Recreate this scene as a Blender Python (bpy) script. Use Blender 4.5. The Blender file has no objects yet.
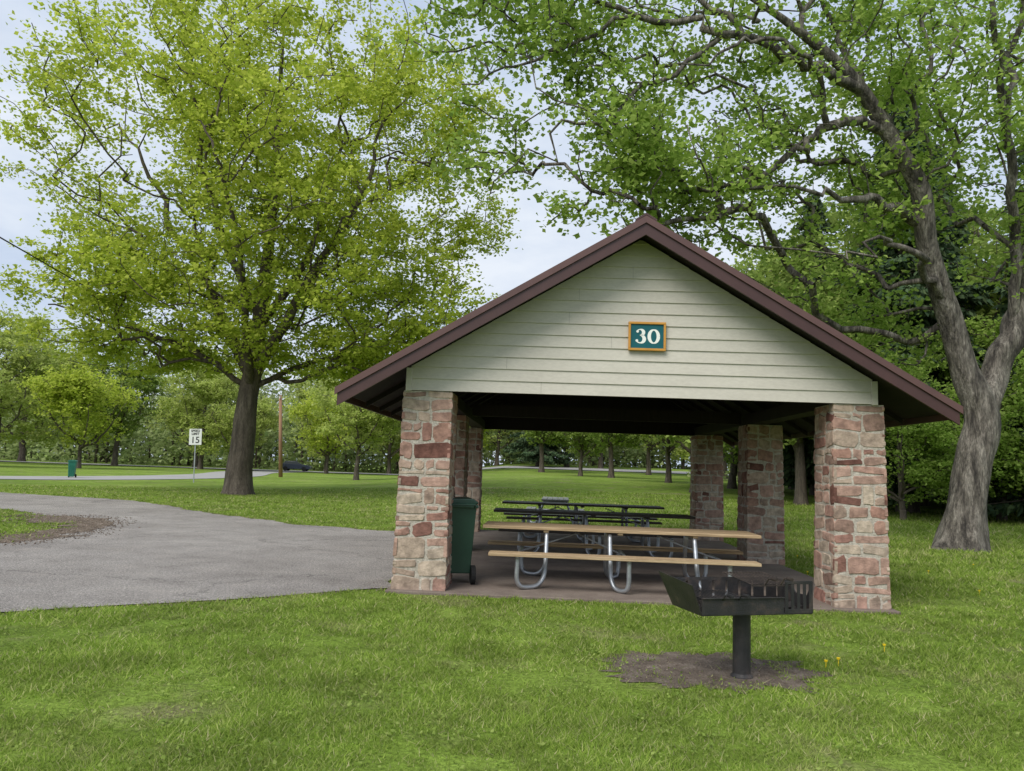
import bpy, math, random
import numpy as np
from mathutils import Vector, Matrix, noise as mnoise
scene=bpy.context.scene
COL=scene.collection
rad=math.radians
random.seed(7); RNG=np.random.default_rng(11)

# ------------------------------------------------------------ terrain
def sst(t):
    t=np.clip(t,0,1); return t*t*(3-2*t)
def H(x,y):
    x=np.asarray(x,float); y=np.asarray(y,float)
    return sst((x+16)/18)*(1.0*sst((y-22)/42)+1.5*sst((y-78)/60))

# ------------------------------------------------------------ materials
def new_mat(name):
    m=bpy.data.materials.new(name); m.use_nodes=True
    nt=m.node_tree; nt.nodes.clear()
    out=nt.nodes.new('ShaderNodeOutputMaterial')
    return m,nt,out
def ramp(nt,cols,pos=None):
    r=nt.nodes.new('ShaderNodeValToRGB'); e=r.color_ramp.elements
    n=len(cols)
    if pos is None: pos=[i/(n-1) for i in range(n)]
    while len(e)<n: e.new(0.5)
    for i,(c,p) in enumerate(zip(cols,pos)):
        e[i].position=p; e[i].color=(c[0],c[1],c[2],1)
    return r
def noise(nt,scale,detail=5,rough=.6,stretch=(1,1,1),coord='Object'):
    tc=nt.nodes.new('ShaderNodeTexCoord'); mp=nt.nodes.new('ShaderNodeMapping')
    mp.inputs['Scale'].default_value=stretch
    n=nt.nodes.new('ShaderNodeTexNoise'); n.inputs['Scale'].default_value=scale
    n.inputs['Detail'].default_value=detail; n.inputs['Roughness'].default_value=rough
    nt.links.new(tc.outputs[coord],mp.inputs['Vector']); nt.links.new(mp.outputs[0],n.inputs['Vector'])
    return n
def mix(nt,a,b,fac,mode='MIX'):
    m=nt.nodes.new('ShaderNodeMix'); m.data_type='RGBA'; m.blend_type=mode
    for sock,v in ((6,a),(7,b)):
        if isinstance(v,(tuple,list)): m.inputs[sock].default_value=(v[0],v[1],v[2],1)
        else: nt.links.new(v,m.inputs[sock])
    if isinstance(fac,(int,float)): m.inputs[0].default_value=fac
    else: nt.links.new(fac,m.inputs[0])
    return m.outputs[2]
def surf(name,cols,scale=5,pos=None,rough=.8,bump=.0,bscale=None,stretch=(1,1,1),metal=0,fine=None,spec=.3,bdist=.02,cracks=False):
    m,nt,out=new_mat(name)
    p=nt.nodes.new('ShaderNodeBsdfPrincipled')
    p.inputs['Roughness'].default_value=rough; p.inputs['Metallic'].default_value=metal
    p.inputs['Specular IOR Level'].default_value=spec
    n=noise(nt,scale,6,.65,stretch); 
    if pos is None: pos=[.3+.4*i/(len(cols)-1) for i in range(len(cols))]
    r=ramp(nt,cols,pos)
    nt.links.new(n.outputs['Fac'],r.inputs[0]); c=r.outputs[0]
    if fine:
        n2=noise(nt,fine[0],4,.7,stretch); r2=ramp(nt,[(fine[1],)*3,(fine[2],)*3],[.35,.65])
        nt.links.new(n2.outputs['Fac'],r2.inputs[0]); c=mix(nt,c,r2.outputs[0],1.0,'MULTIPLY')
    if cracks:
        nz=noise(nt,1.3,5,.7); tc=nt.nodes.new('ShaderNodeTexCoord'); ad=nt.nodes.new('ShaderNodeVectorMath'); ad.operation='MULTIPLY_ADD'
        nt.links.new(nz.outputs['Color'],ad.inputs[0]); ad.inputs[1].default_value=(1.5,1.5,0); nt.links.new(tc.outputs['Object'],ad.inputs[2])
        vo=nt.nodes.new('ShaderNodeTexVoronoi'); vo.feature='DISTANCE_TO_EDGE'; vo.inputs['Scale'].default_value=.24
        nt.links.new(ad.outputs[0],vo.inputs['Vector'])
        rc=ramp(nt,[(.5,)*3,(1,1,1)],[.0,.008]); nt.links.new(vo.outputs['Distance'],rc.inputs[0]); c=mix(nt,c,rc.outputs[0],.7,'MULTIPLY')
        n5=noise(nt,1.6,8,.85); r5=ramp(nt,[(.74,.73,.72),(1,1,1),(1.18,1.16,1.13)],[.32,.5,.68]); nt.links.new(n5.outputs[0],r5.inputs[0]); c=mix(nt,c,r5.outputs[0],1,'MULTIPLY')
        n6=noise(nt,70,3,.7); r6=ramp(nt,[(.45,.44,.43),(1,1,1),(1.7,1.68,1.62)],[.34,.5,.66]); nt.links.new(n6.outputs[0],r6.inputs[0]); c=mix(nt,c,r6.outputs[0],1,'MULTIPLY')
    nt.links.new(c,p.inputs['Base Color'])
    if bump>0:
        n3=noise(nt,bscale or scale*3,6,.7,stretch); b=nt.nodes.new('ShaderNodeBump')
        b.inputs['Strength'].default_value=bump; b.inputs['Distance'].default_value=bdist
        nt.links.new(n3.outputs['Fac'],b.inputs['Height']); nt.links.new(b.outputs[0],p.inputs['Normal'])
    nt.links.new(p.outputs[0],out.inputs[0])
    return m
def island(name,cols,pos=None,rough=.8,transl=0.,tint=None,nscale=.5,nlo=.7,nhi=1.25,bump=0,bscale=20,spec=.2,patch=None):
    m,nt,out=new_mat(name)
    p=nt.nodes.new('ShaderNodeBsdfPrincipled'); p.inputs['Roughness'].default_value=rough
    p.inputs['Specular IOR Level'].default_value=spec
    g=nt.nodes.new('ShaderNodeNewGeometry'); r=ramp(nt,cols,pos)
    nt.links.new(g.outputs['Random Per Island'],r.inputs[0])
    n=noise(nt,nscale,4,.6); r2=ramp(nt,[(nlo,)*3,(nhi,)*3],[.35,.65]); nt.links.new(n.outputs['Fac'],r2.inputs[0])
    c=mix(nt,r.outputs[0],r2.outputs[0],1.0,'MULTIPLY')
    if patch:
        n4=noise(nt,patch[0],5,.65); r4=ramp(nt,[(0,0,0),(1,1,1)],[patch[1],patch[2]]); nt.links.new(n4.outputs['Fac'],r4.inputs[0])
        mm=nt.nodes.new('ShaderNodeMath'); mm.operation='MULTIPLY'; mm.inputs[1].default_value=patch[4]; nt.links.new(r4.outputs[0],mm.inputs[0])
        c=mix(nt,c,patch[3],mm.outputs[0])
    nt.links.new(c,p.inputs['Base Color'])
    if bump:
        n3=noise(nt,bscale,6,.7); b=nt.nodes.new('ShaderNodeBump'); b.inputs['Strength'].default_value=bump
        b.inputs['Distance'].default_value=.015
        nt.links.new(n3.outputs['Fac'],b.inputs['Height']); nt.links.new(b.outputs[0],p.inputs['Normal'])
    if transl>0:
        t=nt.nodes.new('ShaderNodeBsdfTranslucent'); nt.links.new(c,t.inputs[0])
        ms=nt.nodes.new('ShaderNodeMixShader'); ms.inputs[0].default_value=transl
        nt.links.new(p.outputs[0],ms.inputs[1]); nt.links.new(t.outputs[0],ms.inputs[2])
        nt.links.new(ms.outputs[0],out.inputs[0])
    else: nt.links.new(p.outputs[0],out.inputs[0])
    return m

M={}
M['leaf_gold']=island('leaf_gold',[(.34,.44,.05),(.48,.57,.07),(.62,.67,.13)],transl=.54,nscale=.4,nlo=.82,nhi=1.08)
M['leaf_green']=island('leaf_green',[(.23,.36,.06),(.34,.48,.09),(.46,.58,.15)],transl=.54,nscale=.5,nlo=.78,nhi=1.1)
M['leaf_mid']=island('leaf_mid',[(.18,.27,.055),(.29,.39,.08),(.39,.48,.13)],transl=.48,nscale=.25,nlo=.72,nhi=1.15)
M['leaf_light']=island('leaf_light',[(.33,.42,.09),(.45,.53,.13),(.55,.60,.2)],transl=.5,nscale=.25,nlo=.8,nhi=1.1)
M['leaf_far']=island('leaf_far',[(.24,.31,.12),(.33,.40,.16),(.42,.47,.22)],transl=.45,nscale=.05,nlo=.62,nhi=1.25)
M['needle']=island('needle',[(.03,.058,.028),(.06,.10,.045),(.10,.145,.062)],transl=.18,nscale=.4,nlo=.6,nhi=1.3)
M['grass_blade']=island('grass_blade',[(.15,.235,.03),(.24,.35,.05),(.33,.43,.08),(.43,.46,.16),(.58,.52,.30)],[0,.38,.72,.9,1],transl=.45,nscale=1.3,nlo=.72,nhi=1.18,patch=(.75,.55,.72,(.46,.45,.2),.5))
M['bark']=surf('bark',[(.045,.035,.027),(.10,.08,.062),(.17,.14,.11)],6,bump=.9,bscale=9,stretch=(1,1,.18),fine=(40,.6,1.2),bdist=.05)
M['bark_grey']=surf('bark_grey',[(.055,.047,.04),(.155,.135,.112),(.29,.26,.22)],4.5,[.38,.5,.63],bump=1.,bscale=6,stretch=(1,1,.2),fine=(30,.4,1.35),bdist=.16)
M['siding']=surf('siding_paint',[(.50,.465,.395),(.56,.525,.45)],1.2,rough=.6,fine=(14,.93,1.04),stretch=(1,1,3))
M['brown']=surf('brown_metal',[(.050,.020,.017),(.070,.029,.025)],3,rough=.42,spec=.5)
M['brown_light']=surf('brown_metal_edge',[(.085,.04,.035),(.115,.056,.048)],3,rough=.4,spec=.5)
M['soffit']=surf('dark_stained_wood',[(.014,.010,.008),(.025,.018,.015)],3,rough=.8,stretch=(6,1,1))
M['mortar']=surf('mortar',[(.40,.35,.29),(.57,.52,.44)],9,rough=.95,bump=.8,bscale=45,fine=(40,.75,1.15))
M['stone']=island('sandstone',[(.16,.075,.058),(.30,.16,.125),(.43,.28,.22),(.25,.16,.125),(.48,.39,.30),(.34,.19,.145),(.42,.34,.265)],[0,.15,.32,.48,.6,.78,1],rough=.9,nscale=9,nlo=.66,nhi=1.25,bump=1,bscale=22)
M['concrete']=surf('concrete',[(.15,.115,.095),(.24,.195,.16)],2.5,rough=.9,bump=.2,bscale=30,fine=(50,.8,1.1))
M['asphalt']=surf('asphalt',[(.235,.215,.20),(.295,.272,.254),(.345,.32,.30)],.45,rough=.95,bump=.9,bscale=60,fine=(30,.6,1.3),bdist=.02,cracks=True,spec=.12)
M['asphalt_far']=surf('asphalt_far',[(.28,.27,.255),(.34,.33,.315)],.3,rough=.9)
M['dirt']=surf('bare_dirt',[(.08,.058,.042),(.15,.115,.085),(.24,.195,.15)],5,rough=.95,bump=.9,bscale=50,fine=(40,.45,1.35))
M['dirt_patch']=surf('bare_dirt_patch',[(.075,.055,.04),(.14,.11,.085),(.25,.205,.165)],5,rough=.95,bump=.9,bscale=50,fine=(60,.5,1.35))
M['gravel']=island('gravel_stone',[(.08,.058,.042),(.16,.12,.09),(.29,.24,.195)],rough=.9,nscale=5)
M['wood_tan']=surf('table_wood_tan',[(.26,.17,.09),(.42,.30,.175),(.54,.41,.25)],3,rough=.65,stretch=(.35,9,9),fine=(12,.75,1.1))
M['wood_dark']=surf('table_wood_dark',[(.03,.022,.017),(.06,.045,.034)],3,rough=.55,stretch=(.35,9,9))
M['wood_grey']=surf('table_wood_grey',[(.22,.22,.20),(.32,.32,.29)],3,rough=.6,stretch=(.35,9,9))
M['steel']=surf('galvanised_steel',[(.32,.34,.36),(.5,.52,.54)],9,rough=.42,metal=.75,spec=.5)
M['iron']=surf('sooty_iron',[(.011,.011,.012),(.028,.025,.024),(.12,.08,.06)],6,[.3,.54,.84],rough=.5,bump=.35,bscale=60,spec=.5)
M['rust']=surf('rusty_iron',[(.022,.018,.016),(.05,.038,.031),(.10,.075,.06)],14,rough=.7,bump=.3,bscale=60)
M['ash']=surf('charcoal_ash',[(.02,.019,.018),(.06,.053,.048)],14,rough=1,bump=.8)
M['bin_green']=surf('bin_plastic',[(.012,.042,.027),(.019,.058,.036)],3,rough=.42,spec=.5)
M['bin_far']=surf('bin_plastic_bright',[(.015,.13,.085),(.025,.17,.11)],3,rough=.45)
M['rubber']=surf('rubber',[(.010,.010,.010),(.017,.017,.017)],5,rough=.8)
M['teal']=surf('sign_teal',[(.004,.085,.10),(.006,.105,.12)],4,rough=.5)
M['orange']=surf('sign_wood_frame',[(.46,.21,.035),(.60,.30,.06)],5,rough=.55,stretch=(1,1,1))
M['cream']=surf('sign_lettering',[(.78,.78,.72),(.84,.84,.78)],4,rough=.5)
M['white']=surf('white_paint',[(.72,.72,.72),(.8,.8,.8)],4,rough=.5)
M['black']=surf('black_paint',[(.015,.015,.015),(.02,.02,.02)],4,rough=.5)
M['groove']=surf('siding_butt_joint',[(.22,.21,.18),(.25,.24,.2)],4,rough=.8)  # darker colour for the thin butt-joint lines between siding boards
M['polewood']=surf('pole_wood',[(.22,.12,.07),(.34,.2,.12)],4,rough=.85,stretch=(1,1,.1))
M['carpaint']=surf('car_paint',[(.012,.02,.04),(.016,.026,.05)],3,rough=.25,spec=.6)
M['glass']=surf('car_glass',[(.02,.025,.03),(.03,.035,.04)],3,rough=.08,spec=.8)
M['yellow']=surf('dandelion_yellow',[(.75,.5,.01),(.85,.62,.02)],3,rough=.7)

def ground_mat():
    m,nt,out=new_mat('lawn_ground')
    p=nt.nodes.new('ShaderNodeBsdfPrincipled'); p.inputs['Roughness'].default_value=.95; p.inputs['Specular IOR Level'].default_value=.1
    n1=noise(nt,.22,4,.6); r1=ramp(nt,[(.155,.235,.035),(.205,.30,.045),(.27,.355,.075)],[.35,.5,.68]); nt.links.new(n1.outputs[0],r1.inputs[0])
    n2=noise(nt,2.2,6,.75); r2=ramp(nt,[(.62,)*3,(1.25,)*3],[.35,.68]); nt.links.new(n2.outputs[0],r2.inputs[0])
    n3=noise(nt,26,4,.8); r3=ramp(nt,[(.5,)*3,(1.3,)*3],[.35,.65]); nt.links.new(n3.outputs[0],r3.inputs[0])
    c=mix(nt,r1.outputs[0],r2.outputs[0],1,'MULTIPLY')
    n4=noise(nt,.75,5,.65); r4=ramp(nt,[(0,0,0),(.75,.75,.75)],[.54,.67]); nt.links.new(n4.outputs[0],r4.inputs[0]); c=mix(nt,c,(.25,.22,.12),r4.outputs[0])
    c=mix(nt,c,r3.outputs[0],1,'MULTIPLY')
    b=nt.nodes.new('ShaderNodeBump'); b.inputs['Strength'].default_value=.8; b.inputs['Distance'].default_value=.05
    nt.links.new(n3.outputs['Fac'],b.inputs['Height']); nt.links.new(b.outputs[0],p.inputs['Normal'])
    nt.links.new(c,p.inputs['Base Color']); nt.links.new(p.outputs[0],out.inputs[0]); return m
M['lawn']=ground_mat()

# ------------------------------------------------------------ mesh helpers
def mesh_np(name,V,F,mats,smooth=False,matidx=None):
    V=np.asarray(V,np.float32); F=np.asarray(F,np.int32); k=F.shape[1]
    me=bpy.data.meshes.new(name)
    me.vertices.add(len(V)); me.vertices.foreach_set('co',V.ravel())
    me.loops.add(F.size); me.loops.foreach_set('vertex_index',F.ravel())
    me.polygons.add(len(F)); me.polygons.foreach_set('loop_start',np.arange(0,F.size,k,dtype=np.int32))
    if smooth: me.polygons.foreach_set('use_smooth',np.ones(len(F),bool))
    for m in mats: me.materials.append(m)
    if matidx is not None: me.polygons.foreach_set('material_index',np.asarray(matidx,np.int32))
    me.update(calc_edges=True)
    return me
def obj(name,me,parent=None,loc=(0,0,0),rot=(0,0,0),**kw):
    o=bpy.data.objects.new(name,me); COL.objects.link(o)
    o.location=loc; o.rotation_euler=rot
    if parent: o.parent=parent
    for k,v in kw.items(): o[k]=v
    return o
def thing(name,loc,rotz,label,category,group=None):
    o=bpy.data.objects.new(name,None); COL.objects.link(o); o.location=loc; o.rotation_euler=(0,0,rotz)
    o.empty_display_size=.3
    o['label']=label; o['category']=category
    if group: o['group']=group
    return o
class MB:
    def __init__(s): s.v=[]; s.f=[]; s.m=[]
    def add(s,vs,fs,mat=0):
        b=len(s.v); s.v+= [tuple(v) for v in vs]; s.f+=[tuple(b+i for i in f) for f in fs]; s.m+=[mat]*len(fs)
    def box(s,c,size,mat=0,R=None):
        hx,hy,hz=[a/2 for a in size]; vs=[]
        for x,y,z in [(-hx,-hy,-hz),(hx,-hy,-hz),(hx,hy,-hz),(-hx,hy,-hz),(-hx,-hy,hz),(hx,-hy,hz),(hx,hy,hz),(-hx,hy,hz)]:
            v=Vector((x,y,z)); 
            if R is not None: v=R@v
            vs.append((v.x+c[0],v.y+c[1],v.z+c[2]))
        s.add(vs,[(0,3,2,1),(4,5,6,7),(0,1,5,4),(1,2,6,5),(2,3,7,6),(3,0,4,7)],mat)
    def hexa(s,vs,mat=0): s.add(vs,[(0,3,2,1),(4,5,6,7),(0,1,5,4),(1,2,6,5),(2,3,7,6),(3,0,4,7)],mat)
    def prism(s,poly,y0,y1,mat=0):
        n=len(poly); vs=[(x,y0,z) for x,z in poly]+[(x,y1,z) for x,z in poly]
        fs=[tuple(range(n)),tuple(reversed(range(n,2*n)))]+[(i,i+n,(i+1)%n+n,(i+1)%n) for i in range(n)]
        s.add(vs,fs,mat)
    def tube(s,path,r,n=8,mat=0,cap=True):
        P=[Vector(p) for p in path]; rs=r if isinstance(r,(list,tuple)) else [r]*len(P)
        vs=[]; u=None
        for i,p in enumerate(P):
            d=(P[min(i+1,len(P)-1)]-P[max(i-1,0)]).normalized()
            if u is None:
                u=d.cross(Vector((0,0,1)) if abs(d.z)<.9 else Vector((1,0,0))).normalized()
            else: u=(u-d*u.dot(d)).normalized()
            w=d.cross(u)
            for k in range(n):
                a=2*math.pi*k/n; vs.append(p+(u*math.cos(a)+w*math.sin(a))*rs[i])
        fs=[]
        for i in range(len(P)-1):
            for k in range(n): fs.append((i*n+k,i*n+(k+1)%n,(i+1)*n+(k+1)%n,(i+1)*n+k))
        if cap: fs+= [tuple(reversed(range(n))),tuple(range((len(P)-1)*n,len(P)*n))]
        s.add(vs,fs,mat)
    def done(s,name,mats,parent=None,smooth=False,bevel=0,loc=(0,0,0),rot=(0,0,0),**kw):
        me=bpy.data.meshes.new(name); me.from_pydata(s.v,[],s.f)
        for m in mats: me.materials.append(m)
        me.polygons.foreach_set('material_index',s.m)
        if smooth: me.polygons.foreach_set('use_smooth',[True]*len(s.f))
        me.update()
        o=obj(name,me,parent,loc,rot,**kw)
        if bevel:
            b=o.modifiers.new('bevel','BEVEL'); b.width=bevel; b.segments=2; b.limit_method='ANGLE'
        return o
def smooth_path(pts,sub=5):
    P=[np.array(p,float) for p in pts]; out=[]
    for i in range(len(P)-1):
        p0=P[max(i-1,0)];p1=P[i];p2=P[i+1];p3=P[min(i+2,len(P)-1)]
        for k in range(sub):
            t=k/sub; out.append(.5*((2*p1)+(-p0+p2)*t+(2*p0-5*p1+4*p2-p3)*t*t+(-p0+3*p1-3*p2+p3)*t**3))
    out.append(P[-1]); return out
def inpoly(x,y,poly):
    x=np.asarray(x); y=np.asarray(y); r=np.zeros(x.shape,bool); n=len(poly)
    for i in range(n):
        x1,y1=poly[i]; x2,y2=poly[(i+1)%n]
        if y1==y2: continue
        c=((y1>y)!=(y2>y))&(x<(x2-x1)*(y-y1)/(y2-y1)+x1); r^=c
    return r

# ------------------------------------------------------------ ground sheet
def axis(lo,hi,n,c,pw=2.6):
    t=np.linspace(-1,1,n); a=np.sign(t)*np.abs(t)**pw
    return np.where(a<0,c+a*(c-lo),c+a*(hi-c))
gx=axis(-500,500,191,2); gy=axis(-60,900,191,22)
X,Y=np.meshgrid(gx,gy); Z=H(X,Y)
V=np.stack([X,Y,Z],-1).reshape(-1,3); n=len(gx)
i,j=np.meshgrid(np.arange(n-1),np.arange(len(gy)-1)); a=(j*n+i).ravel()
obj('ground',mesh_np('ground',V,np.stack([a,a+1,a+n+1,a+n],1),[M['lawn']],True),kind='structure')

def ragged(poly,step=.22,amp=.06):
    out=[]; n=len(poly)
    for i in range(n):
        a=np.array(poly[i]); b=np.array(poly[(i+1)%n]); L=np.linalg.norm(b-a); k=max(1,int(L/step))
        for q in range(k):
            p=a+(b-a)*q/k; nn=mnoise.noise(Vector((p[0]*1.3,p[1]*1.3,0)))+.7*mnoise.noise(Vector((p[0]*4,p[1]*4,3)))
            out.append((p[0]+nn*amp*1.6,p[1]+nn*amp*1.6))
    return out
lot=[(-1.45,9.75),(-2.1,9.35),(-3.2,8.55),(-4.98,7.54),(-7.5,6.1),(-12,3.5),(-16,1),(-30,-4),(-40,2),(-22,8),(-14,11.6),
     (-9.2,12.2),(-8.55,13.2),(-8.7,14.6),(-9.1,16),(-9.6,17.2),(-10.9,18.2),(-13.2,20.2),(-22,24),(-40,30),(-40,34),(-24,30),(-19.1,28.3),(-13.4,26.4),(-10.8,24),(-9,22),(-7,20.2),(-5.18,18.8),(-2.75,17.9),(-1.75,17.7),(-1.5,14)]
lotr=ragged(lot,amp=.11)
def sheet(name,poly,z,mat,org=(0,0),**kw):
    me=bpy.data.meshes.new(name); me.from_pydata([(x-org[0],y-org[1],0) for x,y in poly],[],[tuple(range(len(poly)))])
    me.materials.append(mat); me.update()
    import bmesh
    bm=bmesh.new(); bm.from_mesh(me); bmesh.ops.triangulate(bm,faces=bm.faces[:]); 
    for f in bm.faces:
        if f.normal.z<0: f.normal_flip()
    bm.to_mesh(me); bm.free()
    return obj(name,me,loc=(org[0],org[1],z),**kw)
sheet('asphalt_drive',lotr,.012,M['asphalt'],kind='structure')
def ribbon(name,pts,w,dz,mat):
    P=smooth_path([(x,y) for x,y in pts],10); V=[];F=[]
    for i,p in enumerate(P):
        d=P[min(i+1,len(P)-1)]-P[max(i-1,0)]; d/=np.linalg.norm(d); nn=np.array([-d[1],d[0]])
        for s in (-1,0,1):
            q=p+nn*s*w/2; V.append((q[0],q[1],float(H(q[0],q[1]))+dz))
    for i in range(len(P)-1): F+=[(3*i,3*i+1,3*i+4,3*i+3),(3*i+1,3*i+2,3*i+5,3*i+4)]
    return obj(name,mesh_np(name,V,F,[mat],True),kind='structure')
ribbon('park_road',[(-75,36),(-45,38),(-31,42),(-26,52),(-26,68),(-31,90),(-31,112)],6.0,.03,M['asphalt_far'])
ribbon('cross_road',[(-140,104),(-60,107),(-20,108),(20,107),(70,104),(130,100)],9,.09,M['asphalt_far'])

# ------------------------------------------------------------ shelter
SH=(1.63,9.45,0); SY=rad(-2.2)
shelter=thing('picnic_shelter',SH,SY,'open shelter with rubble stone columns, beige gable and brown roof','picnic shelter')
ex=np.array([math.cos(SY),math.sin(SY)]); ey=np.array([-math.sin(SY),math.cos(SY)])
def loc2w(x,y): p=np.array(SH[:2])+ex*x+ey*y; return float(p[0]),float(p[1])
HB=2.56; CW=.64; CX=2.78
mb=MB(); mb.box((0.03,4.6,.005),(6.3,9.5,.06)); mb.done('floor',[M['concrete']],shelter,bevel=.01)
def column(cx,cy,seed):
    rnd=random.Random(seed); b=MB(); w=CW
    def k(z): return 1.04-.07*z/HB
    h=w/2+.002
    b.hexa([(sx*h*k(0),sy*h*k(0),0) for sx,sy in ((-1,-1),(1,-1),(1,1),(-1,1))]+[(sx*h*k(HB),sy*h*k(HB),HB-.005) for sx,sy in ((-1,-1),(1,-1),(1,1),(-1,1))],0)
    z=.0; rows=[]
    while z<HB-.05:
        rh=rnd.uniform(.12,.29)
        if HB-z-rh<.09: rh=HB-z
        rows.append((z,z+rh)); z+=rh
    for side in range(4):
        ca,sa=[(1,0),(0,1),(-1,0),(0,-1)][side]
        for ri,(z0,z1) in enumerate(rows):
            x0=-w/2-.008; xe=w/2+.008; x=x0
            cells=[]
            while x<xe-.02:
                ww=rnd.uniform(.13,.40)
                if xe-x-ww<.11: ww=xe-x
                if rnd.random()<.5 and z1-z0>.19:
                    zm=z0+(z1-z0)*rnd.uniform(.3,.7); cells.append((x,x+ww,z0,zm))
                    if ww>.26 and rnd.random()<.5: xm=x+ww*rnd.uniform(.3,.7); cells+=[(x,xm,zm,z1),(xm,x+ww,zm,z1)]
                    else: cells.append((x,x+ww,zm,z1))
                else: cells.append((x,x+ww,z0,z1))
                x+=ww
            for (a0,a1,b0,b1) in cells:
                g=rnd.uniform(.009,.019); J=lambda s=.015: rnd.uniform(-s,s)
                l=a0+(g if a0>x0+.01 else rnd.uniform(-.010,.006)); r_=a1-(g if a1<xe-.01 else rnd.uniform(-.010,.006))
                lo=b0+g; hi=b1-g; cu=min(r_-l,hi-lo)
                tl=rnd.uniform(-.022,.022)
                C4=[(rnd.uniform(.02,.36)*cu,rnd.uniform(.02,.34)*cu) for _ in range(4)]
                ring=[(l+C4[0][0],lo+J(.010)-tl),((l+r_)/2+J(.06),lo+J(.010)),(r_-C4[1][0],lo+J(.010)+tl),(r_,lo+C4[1][1]),(r_+J(.01),(lo+hi)/2+J(.02)),(r_,hi-C4[2][1]),
                      (r_-C4[2][0],hi+J(.010)+tl),((l+r_)/2+J(.06),hi+J(.010)),(l+C4[3][0],hi+J(.010)-tl),(l,hi-C4[3][1]),(l+J(.01),(lo+hi)/2+J(.02)),(l,lo+C4[0][1])]
                out=rnd.uniform(.006,.014); mx=(l+r_)/2; mz=(lo+hi)/2
                ex_=min(.006,cu*.15); sxx=1-ex_/((r_-l)/2); szz=1-ex_/((hi-lo)/2); tx=rnd.uniform(-.03,.03); tz=rnd.uniform(-.04,.04)
                vs=[]
                for dep,s1,s2 in ((-.03,1.0,1.0),(out*.55,1.0,1.0),(out,sxx,szz)):
                    for (px,pz) in ring:
                        xx=mx+(px-mx)*s1; zz=mz+(pz-mz)*s2; yy=-(w/2+dep+((tx*(px-mx)+tz*(pz-mz)) if s1<1 else 0)); zz=min(max(zz,0.0),HB-.003)
                        q=k(zz); xx*=q; yy*=q
                        vs.append((xx*ca-yy*sa,xx*sa+yy*ca,zz))
                yy=-(w/2+out+rnd.uniform(-.002,.003)); q=k(mz); xx=mx*q; yy*=q
                vs.append((xx*ca-yy*sa,xx*sa+yy*ca,mz))
                n=12; fs=[]
                for L in range(2):
                    for i in range(n): fs.append((L*n+i,L*n+(i+1)%n,(L+1)*n+(i+1)%n,(L+1)*n+i))
                for i in range(n): fs.append((2*n+i,2*n+(i+1)%n,3*n))
                b.add(vs,fs,1)
    b.done('column',[M['mortar'],M['stone']],shelter,loc=(cx,cy,0))
for sd,(cx,cy) in enumerate([(-2.72,CW/2),(CX,CW/2),(-2.96,CW/2+4.35),(2.92,CW/2+4.35),(-3.0,CW/2+8.7),(2.90,CW/2+8.7)]): column(cx,cy,sd+11)
# gable walls
RT=4.76; SL=.600; OV=.42; LEN=8.7+CW; HALF=3.75
def topz(x): return RT-SL*abs(x)
def halfz(x): return RT-.12-SL*x
def gable(yf,sgn):
    b=MB(); e=.155; z=HB; hw=2.97
    def halfw(zz): return min(hw,max(0,(RT-.12-zz)/SL))
    while z<RT-.14:
        z1=min(z+e,RT-.13); w0=halfw(z); w1=halfw(z1)
        y0=yf-sgn*.022; y1=yf-sgn*.006
        b.add([(-w0,y0,z),(w0,y0,z),(w1,y1,z1),(-w1,y1,z1),(-w0,yf,z),(w0,yf,z)],[(0,1,2,3),(4,5,1,0)],0)
        z=z1
    rnd=random.Random(4)
    z=HB; c=0
    while z<RT-.6:
        if c%2==0:
            xj=rnd.uniform(-.8,.8)*halfw(z+e); b.add([(xj-.0015,yf-sgn*.0235,z+.006),(xj+.0015,yf-sgn*.0235,z+.006),(xj+.0015,yf-sgn*.0085,z+e),(xj-.0015,yf-sgn*.0085,z+e)],[(0,1,2,3)],2)
        z+=e; c+=1
    p=[(-hw+.002,HB+.002),(hw-.002,HB+.002),(hw-.002,halfz(hw)),(0,RT-.11),(-hw+.002,halfz(hw))]
    b.prism(p,min(yf,yf+sgn*.10),max(yf,yf+sgn*.10),1)
    for sx in (-1,1):
        b.box((sx*(hw+.001),yf-sgn*.012,HB+.14),(.07,.05,.30),0)
    b.done('gable_wall',[M['siding'],M['soffit'],M['groove']],shelter)
gable(.0,1); gable(LEN,-1)
for sx in (-1,1):
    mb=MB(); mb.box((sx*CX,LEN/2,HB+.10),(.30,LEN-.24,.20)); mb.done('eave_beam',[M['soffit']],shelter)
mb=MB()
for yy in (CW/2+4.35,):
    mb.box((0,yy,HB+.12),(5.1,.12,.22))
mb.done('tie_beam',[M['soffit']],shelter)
th=.05
b=MB(); ya=-OV; yb=LEN+OV
for sx in (-1,1):
    xe=sx*HALF
    vs=[(0,ya,RT-th),(xe,ya,topz(HALF)-th),(xe,yb,topz(HALF)-th),(0,yb,RT-th),(0,ya,RT),(xe,ya,topz(HALF)),(xe,yb,topz(HALF)),(0,yb,RT)]
    b.hexa(vs,0)
    yy=ya+.25
    while yy<yb:
        b.hexa([(0,yy,RT),(xe,yy,topz(HALF)),(xe,yy+.03,topz(HALF)),(0,yy+.03,RT),(0,yy,RT+.03),(xe,yy,topz(HALF)+.03),(xe,yy+.03,topz(HALF)+.03),(0,yy+.03,RT+.03)],0)
        yy+=.41
roof=b.done('roof',[M['brown']],shelter)
b=MB()
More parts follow.
